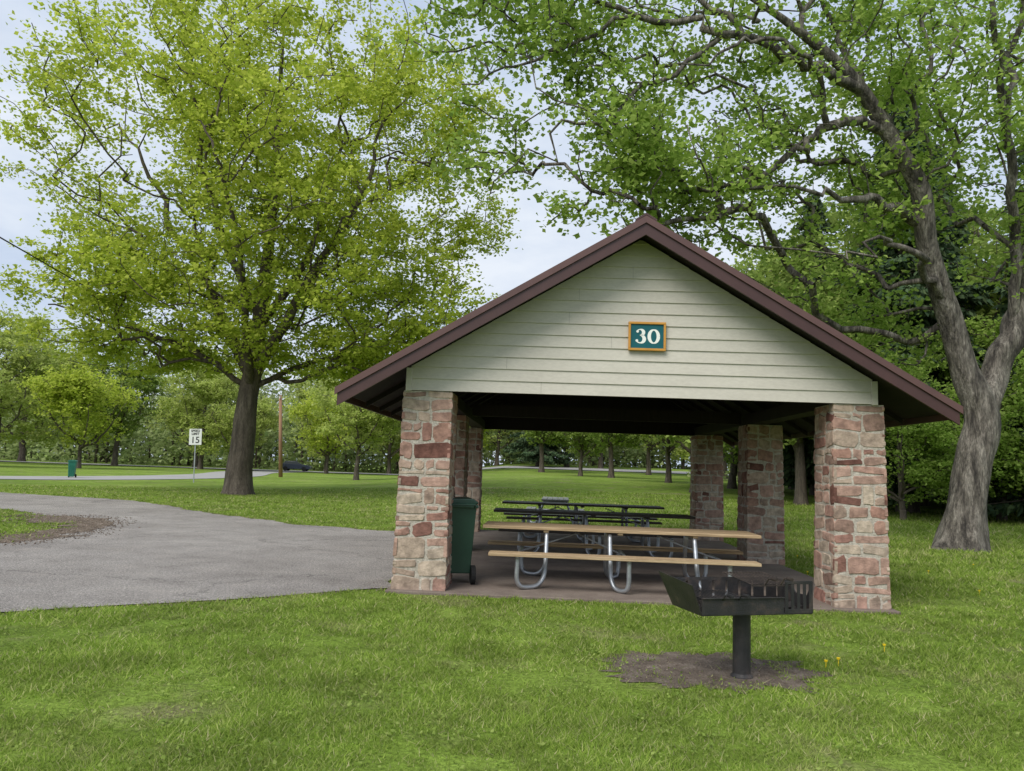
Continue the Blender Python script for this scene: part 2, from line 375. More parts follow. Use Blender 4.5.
for sx in (-1,1):
    xe=sx*(HALF-.04); d=th+.004
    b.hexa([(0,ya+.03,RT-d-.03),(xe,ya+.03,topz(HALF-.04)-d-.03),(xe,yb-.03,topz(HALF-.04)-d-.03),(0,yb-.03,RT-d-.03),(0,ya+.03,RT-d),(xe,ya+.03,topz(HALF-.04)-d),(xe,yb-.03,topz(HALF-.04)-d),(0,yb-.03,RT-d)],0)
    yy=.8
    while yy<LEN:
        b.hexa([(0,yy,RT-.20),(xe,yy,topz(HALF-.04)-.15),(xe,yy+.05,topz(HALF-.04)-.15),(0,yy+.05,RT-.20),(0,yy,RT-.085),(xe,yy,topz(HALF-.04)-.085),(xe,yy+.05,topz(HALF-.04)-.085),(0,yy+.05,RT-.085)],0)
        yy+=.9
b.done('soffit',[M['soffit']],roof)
for yf,s in ((ya,-1),(yb,1)):
    for sx in (-1,1):
        b=MB(); y0,y1=yf+s*.002,yf+s*.035
        fh=.195
        def strip(za,zb,ya_,yb_,mat,hx=HALF+.03):
            b.hexa([(sx*.0,ya_,RT+zb),(sx*hx,ya_,topz(hx)+zb),(sx*hx,yb_,topz(hx)+zb),(0,yb_,RT+zb),(0,ya_,RT+za),(sx*hx,ya_,topz(hx)+za),(sx*hx,yb_,topz(hx)+za),(0,yb_,RT+za)],mat)
        strip(.0,-fh,y0,y1,0)
        strip(.045,-.045,yf+s*.036,yf+s*.06,1,HALF+.06)
        strip(.05,.034,yf-s*.06,yf+s*.0355,1,HALF+.06)
        b.done('fascia',[M['brown'],M['brown_light']],roof)
for sx in (-1,1):
    b=MB(); b.box((sx*(HALF+.015),LEN/2,topz(HALF)-.065),(.028,yb-ya-.01,.15),0); b.done('fascia',[M['brown']],roof)
b=MB()
for sx in (-1,1):
    b.hexa([(sx*.13,ya-.06,RT-.03),(0,ya-.06,RT+.052),(0,yb+.06,RT+.052),(sx*.13,yb+.06,RT-.03),(sx*.13,ya-.06,RT+.0),(0,ya-.06,RT+.08),(0,yb+.06,RT+.08),(sx*.13,yb+.06,RT+.0)],0)
b.done('ridge_cap',[M['brown']],roof)

# ------------------------------------------------------------ number sign "30"
sx_,sy_=loc2w(.09,-.03)
sign=thing('number_sign',(sx_,sy_,3.345),SY,'teal number sign reading 30 in a wooden frame on the gable','sign')
b=MB(); b.box((0,-.012,0),(.43,.02,.33)); b.done('panel',[M['teal']],sign)
b=MB()
for s in (-1,1):
    b.box((0,-.02,s*.172),(.48,.04,.03)); b.box((s*.2255,-.02,0),(.029,.038,.314))
b.done('frame',[M['orange']],sign,bevel=.004)
b=MB()
def stroke(C,W,cx,cz,sc):
    n=len(C); vs=[]
    for i in range(n):
        d=np.array(C[min(i+1,n-1)])-np.array(C[max(i-1,0)]); d/=np.linalg.norm(d)+1e-9; nn=np.array([-d[1],d[0]])
        for s in (-1,1): q=np.array(C[i])+nn*s*W[i]/2; vs.append((cx+q[0]*sc,-.0245,cz+q[1]*sc))
    b.add(vs,[(2*i,2*i+1,2*i+3,2*i+2) for i in range(n-1)])
def disc(cx,cz,r): 
    b.add([(cx+r*math.cos(a*math.pi/8),-.0252,cz+r*math.sin(a*math.pi/8)) for a in range(16)],[tuple(range(16))])
sc=.195
A=[2*math.pi*i/40 for i in range(41)]
stroke([(.30*math.cos(a),.44*math.sin(a)) for a in A],[.075+.15*abs(math.cos(a)) for a in A],.085,0,sc)
C=[];W=[]
for i in range(21):
    a=rad(150-i*12); C.append((.22*math.cos(a)-.02,.255+.195*math.sin(a))); W.append(.07+.15*max(0,math.cos(a)))
stroke(C,W,-.085,0,sc)
C=[];W=[]
for i in range(21):
    a=rad(95-i*12.5); C.append((.27*math.cos(a)-.02,-.19+.255*math.sin(a))); W.append(.07+.17*max(0,math.cos(a)))
stroke(C,W,-.085,0,sc)
disc(-.085-.195*sc,.315*sc,.085*sc); disc(-.085-.235*sc,-.30*sc,.09*sc)
b.done('lettering',[M['cream']],sign)

# ------------------------------------------------------------ picnic tables
def table(loc,rotz,wood,woodb,label,L=3.72):
    t=thing('picnic_table',loc,rotz,label,'picnic table','picnic tables under the shelter')
    b=MB()
    for i in range(5): b.box((0,-.304+.152*i,.765),(L,.143,.042))
    for xx in (-1.0,0,1.0): b.box((xx*L/3.72,0,.728),(.07,.7,.03))
    b.done('table_top',[wood],t,bevel=.006)
    for s in (-1,1):
        b=MB(); 
        for q in (-.068,.068): b.box((0,s*.70+q,.452),(L-(.25 if s<0 else 0),.13,.042))
        b.done('seat',[woodb],t,bevel=.006)
    k=L/3.72
    for x0,x1 in ((-1.36,-.99),(.08,-.14),(1.36,.99)):
        x0*=k; x1*=k
        b=MB(); dx=x1-x0
        for s in (-1,1):
            p=[(x0,s*.74,.425),(x0,s*.74,.30),(x0,s*.735,.14),(x0+.12*dx,s*.71,.05),(x0+.40*dx,s*.64,.028),(x0+.72*dx,s*.56,.05),(x0+.93*dx,s*.5,.15),(x0+.98*dx,s*.44,.34),(x1,s*.31,.715)]
            b.tube([tuple(q) for q in smooth_path(p,4)],.031,8)
        b.tube([(x0,-.78,.415),(x0,.78,.415)],.024,8)
        b.tube([(x1,-.34,.70),(x1,.34,.70)],.024,8)
        b.tube([(x0,0,.41),(x1+(.45 if x1>x0 else -.45)*k,0,.70)],.013,6)
        b.done('frame',[M['steel']],t,smooth=True)
    return t
def tpos(lx,ly,z=.035): x,y=loc2w(lx,ly); return (x,y,z)
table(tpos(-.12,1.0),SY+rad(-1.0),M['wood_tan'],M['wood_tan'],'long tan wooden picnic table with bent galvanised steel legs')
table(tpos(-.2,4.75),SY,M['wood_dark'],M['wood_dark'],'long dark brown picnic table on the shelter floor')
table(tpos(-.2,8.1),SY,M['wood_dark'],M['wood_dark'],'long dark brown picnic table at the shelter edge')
x,y=1.35,21.3; table((x,y,0),rad(86),M['wood_grey'],M['wood_grey'],'weathered grey picnic table on the lawn behind the shelter',L=2.0)

# ------------------------------------------------------------ bins
def bin_(loc,rotz,mat,label,group=None):
    t=thing('wheelie_bin',loc,rotz,label,'trash bin','green wheelie bins')
    b=MB()
    w0,d0,w1,d1,h=.32,.42,.42,.54,1.05
    b.hexa([(-w0/2,-d0/2,.08),(w0/2,-d0/2,.08),(w0/2,d0/2,.14),(-w0/2,d0/2,.14),(-w1/2,-d1/2,h),(w1/2,-d1/2,h),(w1/2,d1/2,h),(-w1/2,d1/2,h)])
    b.box((0,0,h-.02),(w1+.04,d1+.04,.045))
    for q in (-.1,0,.1): b.hexa([(q-.012,-d0/2-.012,.12),(q+.012,-d0/2-.012,.12),(q+.012,-d0/2+.02,.12),(q-.012,-d0/2+.02,.12),(q-.012,-d1/2-.006,.8),(q+.012,-d1/2-.006,.8),(q+.012,-d1/2+.03,.8),(q-.012,-d1/2+.03,.8)])
    b.done('body',[mat],t,bevel=.015)
    b=MB(); b.prism([(-.23,0),(.23,0),(.23,.03),(.16,.075),(-.16,.075),(-.23,.03)],-.30,.27); b.done('lid',[mat],t,bevel=.015,loc=(0,0,h+.008))
    b=MB(); b.tube([(-.18,.27,h-.03),(-.18,.35,h+.01),(.18,.35,h+.01),(.18,.27,h-.03)],.015,8); b.done('handle',[mat],t)
    for s in (-1,1):
        b=MB(); b.tube([(s*.165,.22,.125),(s*.225,.22,.125)],.125,18); b.tube([(s*.226,.22,.125),(s*.232,.22,.125)],.05,12); b.done('wheel',[M['rubber']],t,bevel=.008)
    return t
bx,by=loc2w(-2.33,.78)
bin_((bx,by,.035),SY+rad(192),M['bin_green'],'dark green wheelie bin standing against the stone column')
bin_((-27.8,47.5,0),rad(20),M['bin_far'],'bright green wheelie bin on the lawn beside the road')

# ------------------------------------------------------------ grill
G=thing('park_grill',(1.92,6.14,0),rad(15),'black steel pedestal barbecue grill on bare dirt','barbecue grill')
b=MB(); b.tube([(0,0,-.02),(0,0,.015),(0,0,.035),(0,0,.51)],[.095,.088,.070,.070],18); b.box((0,0,.520),(.40,.30,.012))
b.done('post',[M['iron']],G)
W_,D_,z0=.98,.46,.532
b=MB(); t_=.007
b.box((0,0,z0),(W_,D_,.010))
b.box((-.13,-D_/2,z0+.065),(W_-.26,t_,.13))
for q in range(5): b.box((.255+.055*q,-D_/2,z0+.115),(.028,t_,.23))
b.box((.365,-D_/2-.001,z0+.02),(.25,t_,.035)); b.box((.365,-D_/2-.001,z0+.242),(.25,t_,.025))
for q in range(8): b.box((-.43+.123*q,D_/2,z0+.105),(.10,t_,.21))
b.box((0,D_/2+.002,z0+.03),(W_,t_,.06)); b.box((0,D_/2+.002,z0+.205),(W_,t_,.03))
for s in (-1,1):
    pts=[(-D_/2,z0),(D_/2,z0),(D_/2,z0+.21),(.05,z0+.21),(-.02,z0+.13),(-D_/2+.07,z0+.13),(-D_/2,z0+.25)] if s>0 else [(-D_/2-.01,z0),(D_/2,z0),(D_/2+.02,z0+.27),(-D_/2-.05,z0+.235)]
    xs=s*(W_/2+.0045); n=len(pts); tilt=.12 if s<0 else .0
    vs=[(xs-.004+s*tilt*(z-z0)/.27,y,z) for y,z in pts]+[(xs+.004+s*tilt*(z-z0)/.27,y,z) for y,z in pts]
    b.add(vs,[tuple(range(n)),tuple(reversed(range(n,2*n)))]+[(i,i+n,(i+1)%n+n,(i+1)%n) for i in range(n)])
b.box((-.13,-D_/2-.010,z0+.128),(W_-.26,.022,.006))
b.done('firebox',[M['iron']],G,bevel=.0015)
for cx,gz,tl,w2,mt in ((-.24,z0+.10,.02,.36,'iron'),(.14,z0+.225,.04,.36,'rust')):
    b=MB()
    for q in range(13): b.tube([(cx-w2/2+w2/12*q,-.22,gz),(cx-w2/2+w2/12*q,.21,gz+tl)],.0040,6)
    for yy in (-.22,.21): b.box((cx,yy,gz-.008+tl*(yy+.22)/.43),(w2+.02,.012,.007))
    for hx in (-.07,.07):
        b.tube([(cx+hx,-.22,gz),(cx+hx,-.27,gz+.055),(cx+hx,-.37,gz+.065)],.006,6)
        for k in range(5): b.tube([(cx+hx,-.305-.014*k,gz+.060),(cx+hx,-.311-.014*k,gz+.060)],.014,8)
    b.done('grate',[M[mt]],G)
b=MB()
for q in range(110):
    b.box((random.uniform(-.45,.45),random.uniform(-.20,.20),z0+.015+random.random()*.02),(random.uniform(.02,.05),)*3,0,Matrix.Rotation(random.random()*3,3,'X')@Matrix.Rotation(random.random()*3,3,'Z'))
b.done('charcoal',[M['ash']],G)
# dirt patch
dc=(1.74,6.30)
dpoly=[]
for i in range(160):
    a=2*math.pi*i/160; r=1+.28*mnoise.noise(Vector((math.cos(a)*2,math.sin(a)*2,5)))+.30*mnoise.noise(Vector((math.cos(a)*6,math.sin(a)*6,1)))+.16*mnoise.noise(Vector((math.cos(a)*17,math.sin(a)*17,4)))
    dpoly.append((dc[0]+.93*r*math.cos(a),dc[1]+.58*r*math.sin(a)))
sheet('bare_dirt',dpoly,.006,M['dirt_patch'],dc,kind='structure')
gp=[(-8.5,13.0),(-8.35,14.4),(-8.6,16),(-9.1,17.4),(-10.5,18.6),(-12,19),(-11.2,17.7),(-9.8,16.4),(-9.3,14.8),(-9.2,12.9)]
gpr=ragged(gp,.25,.25)
sheet('gravel_strip',gpr,.018,M['dirt'],kind='structure')
def pebbles(name,poly,N,smin,smax,z,seed,mat,pts=None):
    r=np.random.default_rng(seed)
    if pts is None:
        xs=np.array([p[0] for p in poly]); ys=np.array([p[1] for p in poly])
        x=r.uniform(xs.min(),xs.max(),N*3); y=r.uniform(ys.min(),ys.max(),N*3); k=inpoly(x,y,poly); x=x[k][:N]; y=y[k][:N]
    else: x,y=pts
    n=len(x)
    base=np.array([(1,0,0),(0,1,0),(-1,0,0),(0,-1,0),(0,0,.5),(0,0,-.6)],float)
    s=r.uniform(smin,smax,n); V=base[None]*s[:,None,None]*r.uniform(.5,1.4,(n,6,3)); V[...,0]+=x[:,None]; V[...,1]+=y[:,None]; V[...,2]+=z+s[:,None]*.1
    f=np.array([(0,1,4),(1,2,4),(2,3,4),(3,0,4),(1,0,5),(2,1,5),(3,2,5),(0,3,5)]); F=(np.arange(n)*6)[:,None,None]+f[None]
    return obj(name,mesh_np(name,V.reshape(-1,3),F.reshape(-1,3),[mat]),kind='stuff')
r=np.random.default_rng(41)
P=np.array(gpr)[r.integers(0,len(gpr),2600)]+r.normal(size=(2600,2))*np.array([.24,.38]); Q=np.stack([r.uniform(-12,-7.6,9000),r.uniform(12.8,19,9000)],1); Q=Q[inpoly(Q[:,0],Q[:,1],gpr)][:2600]
P=np.concatenate([P,Q]); pebbles('gravel',None,0,.007,.024,.016,1,M['gravel'],(P[:,0],P[:,1]))
pebbles('wood_chips',dpoly,520,.003,.011,.007,2,M['gravel'])
L_=np.array(lotr); L_=L_[(L_[:,0]>-13)&(L_[:,1]>3)&(L_[:,1]<25)]; P=L_[r.integers(0,len(L_),6200)]+r.normal(size=(6200,2))*.12
pebbles('edge_gravel',None,0,.004,.013,.010,3,M['gravel'],(P[:,0],P[:,1]))

# ------------------------------------------------------------ trees
def unit(v): return v/(np.linalg.norm(v,axis=-1,keepdims=True)+1e-9)
def edge_tubes(A,B,ra,rb,n=5):
    d=unit(B-A); ref=np.where(np.abs(d[:,2:3])<.9,np.array([[0,0,1.]]),np.array([[1.,0,0]]))
    u=unit(np.cross(d,ref)); w=np.cross(d,u); ang=np.arange(n)*2*np.pi/n
    ring=u[:,None]*np.cos(ang)[None,:,None]+w[:,None]*np.sin(ang)[None,:,None]
    V=np.concatenate([A[:,None]+ring*ra[:,None,None],B[:,None]+ring*rb[:,None,None]],1)
    k=np.arange(n); f=np.stack([k,(k+1)%n,(k+1)%n+n,k+n],1)
    F=(np.arange(len(A))*2*n)[:,None,None]+f[None]
    return V.reshape(-1,3),F.reshape(-1,4)
def limb_tube(P,R,n=14,seed=0,flare=False,rough=.14):
    V=[];F=[];u=None
    for i,p in enumerate(P):
        d=unit(P[min(i+1,len(P)-1)]-P[max(i-1,0)])
        if u is None: u=unit(np.cross(d,[0.1,1,0.]))
        else: u=unit(u-d*np.dot(u,d))
        w=np.cross(d,u)
        for k in range(n):
            a=2*math.pi*k/n
            q=1+rough*mnoise.noise(Vector((math.cos(a)*1.5+seed,math.sin(a)*1.5,i*.3)))
            if flare: q*=1+.30*math.exp(-p[2]/.35)*(1+.8*mnoise.noise(Vector((math.cos(a)*2.2+seed,math.sin(a)*2.2,9))))
            if n>=16: q*=1+.09*mnoise.noise(Vector((math.cos(a)*5+seed,math.sin(a)*5,p[2]*.8)))
            V.append(p+(u*math.cos(a)+w*math.sin(a))*R[i]*q)
    for i in range(len(P)-1):
        for k in range(n): F.append((i*n+k,i*n+(k+1)%n,(i+1)*n+(k+1)%n,(i+1)*n+k))
    return np.array(V),np.array(F)
def leaves(C,size,r,flat=.55,asp=.8):
    n=len(C); nrm=r.normal(size=(n,3)); nrm[:,2]=np.abs(nrm[:,2])+flat; nrm=unit(nrm)
    a=unit(np.cross(nrm,r.normal(size=(n,3)))); b=np.cross(nrm,a); s=size*r.uniform(.6,1.35,n)[:,None]
    V=np.stack([C-a*s*.5,C+b*s*asp*.5-nrm*s*.12+a*s*.08,C+a*s*.55,C-b*s*asp*.5-nrm*s*.12+a*s*.08],1)
    F=(np.arange(n)*4)[:,None]+np.arange(4)[None]
    return V.reshape(-1,3),F
def make_tree_mesh(seeds,clouds,npts,seed,nleaf,lsize,lspread,bf=.25,minz=3.,rtip=.012,gap=.0,gscale=.35,sides=14,flare=True,shell=2.2,flatc=.6,nsub=4,kink=1.):
    r=np.random.default_rng(seed); P=[];par=[];Rn=[];L=[]
    TV=[];TF=[];off=0; allow=[]
    for si,sd in enumerate(seeds):
        sp=smooth_path(sd,6); pts=np.array([q[:3] for q in sp]); rr=np.array([max(q[3],.01) for q in sp])
        jit=np.array([[mnoise.noise(Vector((i*.35,si*7.,seed))),mnoise.noise(Vector((i*.35,si*7.+50,seed))),.7*mnoise.noise(Vector((i*.35,si*7.+90,seed)))] for i in range(len(pts))])*.28
        jit+=np.array([[mnoise.noise(Vector((i*.9,si*7.,seed+3))),0,mnoise.noise(Vector((i*.9,si*7.+90,seed+3)))] for i in range(len(pts))])*.10*kink
        jit[:1]=0; 
        if si>0: pts=pts+jit*np.linspace(0,1,len(pts))[:,None]**.6*2
        v,f=limb_tube(pts,rr,sides if si==0 else max(8,sides-4),seed+si,flare and si==0); TV.append(v);TF.append(f+off);off+=len(v)
        prev=-1
        if si>0: prev=int(np.argmin(np.linalg.norm(np.array(P)-pts[0],axis=1)))
        for q,rq in zip(pts,rr):
            P.append(q);par.append(prev);Rn.append(rq);L.append(0 if prev<0 else L[prev]+np.linalg.norm(q-P[prev]));prev=len(P)-1
            allow.append(q[2]>minz)
    ns=len(P)
    ws=np.array([c[6] if len(c)>6 else c[3]*c[4]*c[5] for c in clouds]); ws=ws/ws.sum(); pts=[]
    while len(pts)<npts:
        c=clouds[r.choice(len(clouds),p=ws)]; d=unit(r.normal(size=3)); q=np.array(c[:3])+d*np.array(c[3:6])*r.random()**(1/shell)
        if mnoise.noise(Vector(q*gscale)+Vector((seed,0,0)))<gap and r.random()<.85: continue
        pts.append(q)
    pts=np.array(pts); top=np.array(P[min(len(seeds[0])*3,ns-1)]); pts=pts[np.argsort(np.linalg.norm(pts-top,axis=1))]
    PA=np.zeros((ns+2*npts,3)); LA=np.zeros(ns+2*npts); OK=np.zeros(ns+2*npts,bool)
    PA[:ns]=P; LA[:ns]=L; OK[:ns]=allow; parr=par+[0]*(2*npts); n=ns
    for q in pts:
        d=np.linalg.norm(PA[:n]-q,axis=1); cost=d+bf*LA[:n]+np.where(PA[:n,2]>q[2]+.3,1.2*(PA[:n,2]-q[2]),0); cost[~OK[:n]]=1e9
        j=int(np.argmin(cost)); dd=d[j]
        mid=(PA[j]+q)/2+r.normal(size=3)*.09*dd+np.array([0,0,-.05*dd if q[2]<PA[j,2] else .07*dd])
        PA[n]=mid;parr[n]=j;LA[n]=LA[j]+dd/2;OK[n]=True
        PA[n+1]=q;parr[n+1]=n;LA[n+1]=LA[j]+dd;OK[n+1]=True;n+=2
    parr=np.array(parr[:n]); PA=PA[:n]
    w=np.zeros(n)
    for k in range(n-1,ns-1,-1):
        if w[k]==0: w[k]=1
        w[parr[k]]+=w[k]
    R=rtip*np.maximum(w,1)**(1/2.25); R[:ns]=np.maximum(np.array(Rn),0)
    idx=np.arange(ns,n); A=PA[parr[idx]];B=PA[idx]; ra=np.minimum(R[parr[idx]],R[idx]*1.25); rb=R[idx]
    v,f=edge_tubes(A,B,ra,rb,5); TV.append(v);TF.append(f+off)
    tips=idx[w[idx]<=6]
    pw=r.gamma(2.0,1,len(tips)); pw/=pw.sum()
    pk=r.choice(tips,nleaf,p=pw); t=r.random(nleaf)**.7
    C=PA[parr[pk]]*(1-t)[:,None]+PA[pk]*t[:,None]
    ncl=len(tips)*nsub; cl=r.normal(size=(ncl,3))*lspread*np.array([1,1,.6])
    sub=r.integers(0,nsub,nleaf); C=C+cl[(np.searchsorted(tips,pk))*nsub+sub]+r.normal(size=(nleaf,3))*lspread*.38*np.array([1.1,1.1,flatc])
    lv,lf=leaves(C,lsize,r)
    return np.concatenate(TV),np.concatenate(TF),lv,lf
def place_tree(meshes,loc,rotz,sc,label,group=None,name='tree'):
    t=thing(name,loc,rotz,label,'tree',group); t.scale=(sc,sc,sc)
    obj('trunk',meshes[0],t); obj('crown',meshes[1],t); return t

# large golden tree
S=[[(0,0,-.1,.62),(0,0,1.2,.54),(.05,0,2.6,.49),(.1,0,4.2,.45),(.2,.1,5.6,.40),(.35,.2,9,.30),(.6,0,13,.21),(.5,.1,18,.12),(.5,0,23.5,.03)],
   [(.15,0,5.0,.28),(1.2,-.4,6.8,.25),(3.0,-.9,9.9,.19),(4.8,-1,13.5,.12),(6.2,-1,18,.04)],
   [(.12,0,5.4,.28),(-1.2,.4,7.4,.25),(-3.0,.9,10.4,.18),(-5,1,13.5,.12),(-7,1,17,.04)],
   [(.08,0,4.8,.14),(-2.2,-.8,6.2,.11),(-5.2,-1.4,7.2,.07),(-8.4,-1.3,8.0,.03)],
   [(.15,0,4.7,.14),(2.2,.6,5.9,.11),(5,1,6.7,.07),(8.6,1,7.0,.03)],
   [(.2,-.1,4.9,.2),(.6,-2.4,7.4,.16),(.6,-4.4,11,.1),(0,-6,14,.04)],
   [(.2,.1,5.2,.22),(-.4,2.4,7.6,.18),(-.6,4.4,11,.11),(0,6,15,.04)],
   [(.35,.1,7.6,.2),(2.2,.6,11,.15),(3,1,15,.1),(3.6,1,20,.03)],
   [(.35,.1,8.0,.2),(-1.6,-.6,12,.15),(-2.6,-1,16,.1),(-3.4,-1,20.5,.03)]]
Cl=[(.4,0,15,11.6,9,9.8,9),(.4,0,18,9.5,7,6.5,2.0),(-5.0,-.5,9.2,5.8,5,3.2,1.4),(6.4,0,8.8,6.6,5,3.4,2.0),(-5.2,0,6.2,4.4,4,1.2,.6),(6.4,0,6.1,5.6,4,1.4,1.0),(1,-1,9.5,8,7,4.5,1.6)]
tv,tf,lv,lf=make_tree_mesh(S,Cl,1650,3,150000,.172,.48,bf=.22,minz=4.6,rtip=.016,gap=-.05,gscale=.4,flatc=.35,nsub=5)
m1=(mesh_np('trunk_big',tv,tf,[M['bark']],True),mesh_np('crown_gold',lv,lf,[M['leaf_gold']]))
place_tree(m1,(-11.9,33,0),0,1,'huge spreading maple with fresh yellow-green leaves on the lawn',None,'maple_tree')
# right tree
bx0,by0=11.05,18.3
def q(x,z,y,r): return (x-bx0,y,z,r)
S=[[q(11.05,-.1,0,.52),q(11.2,.9,0,.43),q(11.45,2.1,0,.40),q(11.7,3.3,0,.40),q(11.3,4.4,0,.32),q(10.9,5.7,-.1,.28),q(10.25,7.3,-.4,.25),q(9.9,8.8,-.7,.22),q(8.9,10.1,-1.1,.18),q(7.8,11.2,-1.6,.14),q(6.2,12.2,-2,.09),q(4.4,13.4,-2,.03)],
   [q(11.7,3.2,0,.32),q(12.4,4.9,.2,.30),q(13.2,7.0,.3,.26),q(13.9,10.0,.3,.2),q(14.2,13.5,.2,.14),q(14.6,17.5,.2,.04)],
   [q(8.9,10.1,-1.1,.13),q(7.7,10.1,-1.5,.11),q(6.7,9.4,-1.8,.09),q(5.7,8.6,-2.0,.065),q(4.2,7.8,-2.1,.025)],
   [q(8.1,10.9,-1.5,.13),q(6.6,11.2,-2,.11),q(4.8,11.6,-2.5,.09),q(2.8,11.7,-2.8,.065),q(.6,12.2,-3,.04),q(-1.6,12.0,-3,.02)],
   [q(10.0,8.0,-.5,.12),q(8.6,8.3,-1.2,.10),q(7.4,8.1,-1.6,.065),q(5.8,8.4,-2,.02)],
   [q(10.7,6.1,-.2,.11),q(9.7,6.9,-1,.085),q(8.5,7.1,-1.8,.05),q(7.2,6.5,-2.2,.02)],
   [q(9.6,9.3,-.8,.13),q(9.2,11.6,.2,.10),q(8.6,14,1,.065),q(7.6,17,1.4,.02)],
   [q(13.2,7.0,.3,.14),q(15,8.6,.2,.1),q(17,9.8,0,.06),q(18.5,10.5,0,.02)],
   [q(12.7,5.6,.2,.14),q(12.6,8.0,-.2,.12),q(12.0,10.8,-.8,.09),q(12.3,13.5,-1.2,.06),q(12.0,16,-1.2,.02)],
   [q(12.2,10,-.6,.09),q(11.2,12,-1.8,.07),q(10.4,14,-2.8,.045),q(9.5,15.5,-3.5,.02)],
   [q(5.0,11.6,-2.4,.07),q(3.4,13.2,-2.2,.05),q(1.4,14.6,-2,.02)],
   [q(4.6,11.6,-2.5,.07),q(3.0,10.2,-2.8,.05),q(1.4,9.0,-3,.035),q(-.4,8.0,-3,.015)],
   [q(2.4,11.7,-2.8,.05),q(.6,10.8,-2.9,.035),q(-1.2,9.8,-3,.015)],
   [q(7.2,9.8,-1.7,.08),q(6.4,11.0,-2.6,.06),q(5.0,11.0,-3.2,.04),q(3.6,10.2,-3.5,.02)]]
def e(x,z,y,rx,ry,rz,w): return (x-bx0,y,z,rx,ry,rz,w)
Cl=[e(7.0,11.2,0,4.8,3.4,3.4,1.7),e(1.2,12.3,-2.2,4.6,2.4,2.6,1.4),e(.8,9.4,-2.6,2.8,1.6,2.0,.85),e(2.6,8.1,-2.4,2.8,1.6,1.5,.7),e(4.6,8.6,-1.8,2.8,2,2.0,.65),e(12.6,12.5,0.8,5.5,4.0,4.5,1.8),e(9,16,0,8,5,4,1.7),e(7.6,7.8,.4,3.4,2.6,2.0,.75),e(9.6,5.6,1.6,2.4,1.6,1.6,.35),e(15,8.5,1,3.4,3,3.4,.8),e(5,15,-1,6,3.5,3,1.1)]
tv,tf,lv,lf=make_tree_mesh(S,Cl,1450,5,68000,.132,.34,bf=.2,minz=5.6,rtip=.015,gap=.02,gscale=.45,sides=22,flatc=.4,nsub=5,kink=2.2)
m2=(mesh_np('trunk_fork',tv,tf,[M['bark_grey']],True),mesh_np('crown_green',lv,lf,[M['leaf_green']]))
place_tree(m2,(bx0,by0,0),0,1,'old leaning maple with forked rough trunk overhanging the shelter roof',None,'maple_tree')

def generic(seed,h,w,nl,ls,mat,clear=2.4,low=.32):
    r=random.Random(seed); S=[[(0,0,-.2,.26*h/12),(0,0,clear*.6,.21*h/12),(.1,0,clear,.2*h/12),(.2,.1,h*.45,.13*h/12),(0,0,h*.7,.08),(0,0,h*.93,.02)]]
    for k in range(5):
        a=k*1.257+r.random()*.6; z=clear+k*.25*h/12; c,s=math.cos(a),math.sin(a)
        S.append([(0.05,0,z,.11),(c*w*.18,s*w*.18,z+h*.1,.09),(c*w*.3,s*w*.3,z+h*.25,.05),(c*w*.4,s*w*.4,z+h*.42,.02)])
    Cl=[(0,0,h*.6,w*.44,w*.44,h*.40,4)]
    for k in range(7):
        a=r.random()*6.28; Cl.append((math.cos(a)*w*.28,math.sin(a)*w*.28,h*r.uniform(low,.75),w*.27,w*.27,h*.15,.8))
    tv,tf,lv,lf=make_tree_mesh(S,Cl,330,seed,nl,ls,.5,bf=.25,minz=clear*.8,rtip=.018,gap=-.06,gscale=.3,sides=8)
    return (mesh_np('trunk_gen',tv,tf,[M['bark']],True),mesh_np('crown_gen',lv,lf,[mat]))
GA=generic(21,14,10,17000,.28,M['leaf_mid']); GB=generic(22,13,11,17000,.26,M['leaf_light']); GC=generic(23,17,10,19000,.29,M['leaf_mid'],3.4)
GD=generic(24,12,10,24000,.21,M['leaf_green'],1.2,.2); GE=generic(25,17,12,20000,.28,M['leaf_light'],2.2,.22); GF=generic(26,10,9,13000,.25,M['leaf_gold'],1.6,.24)
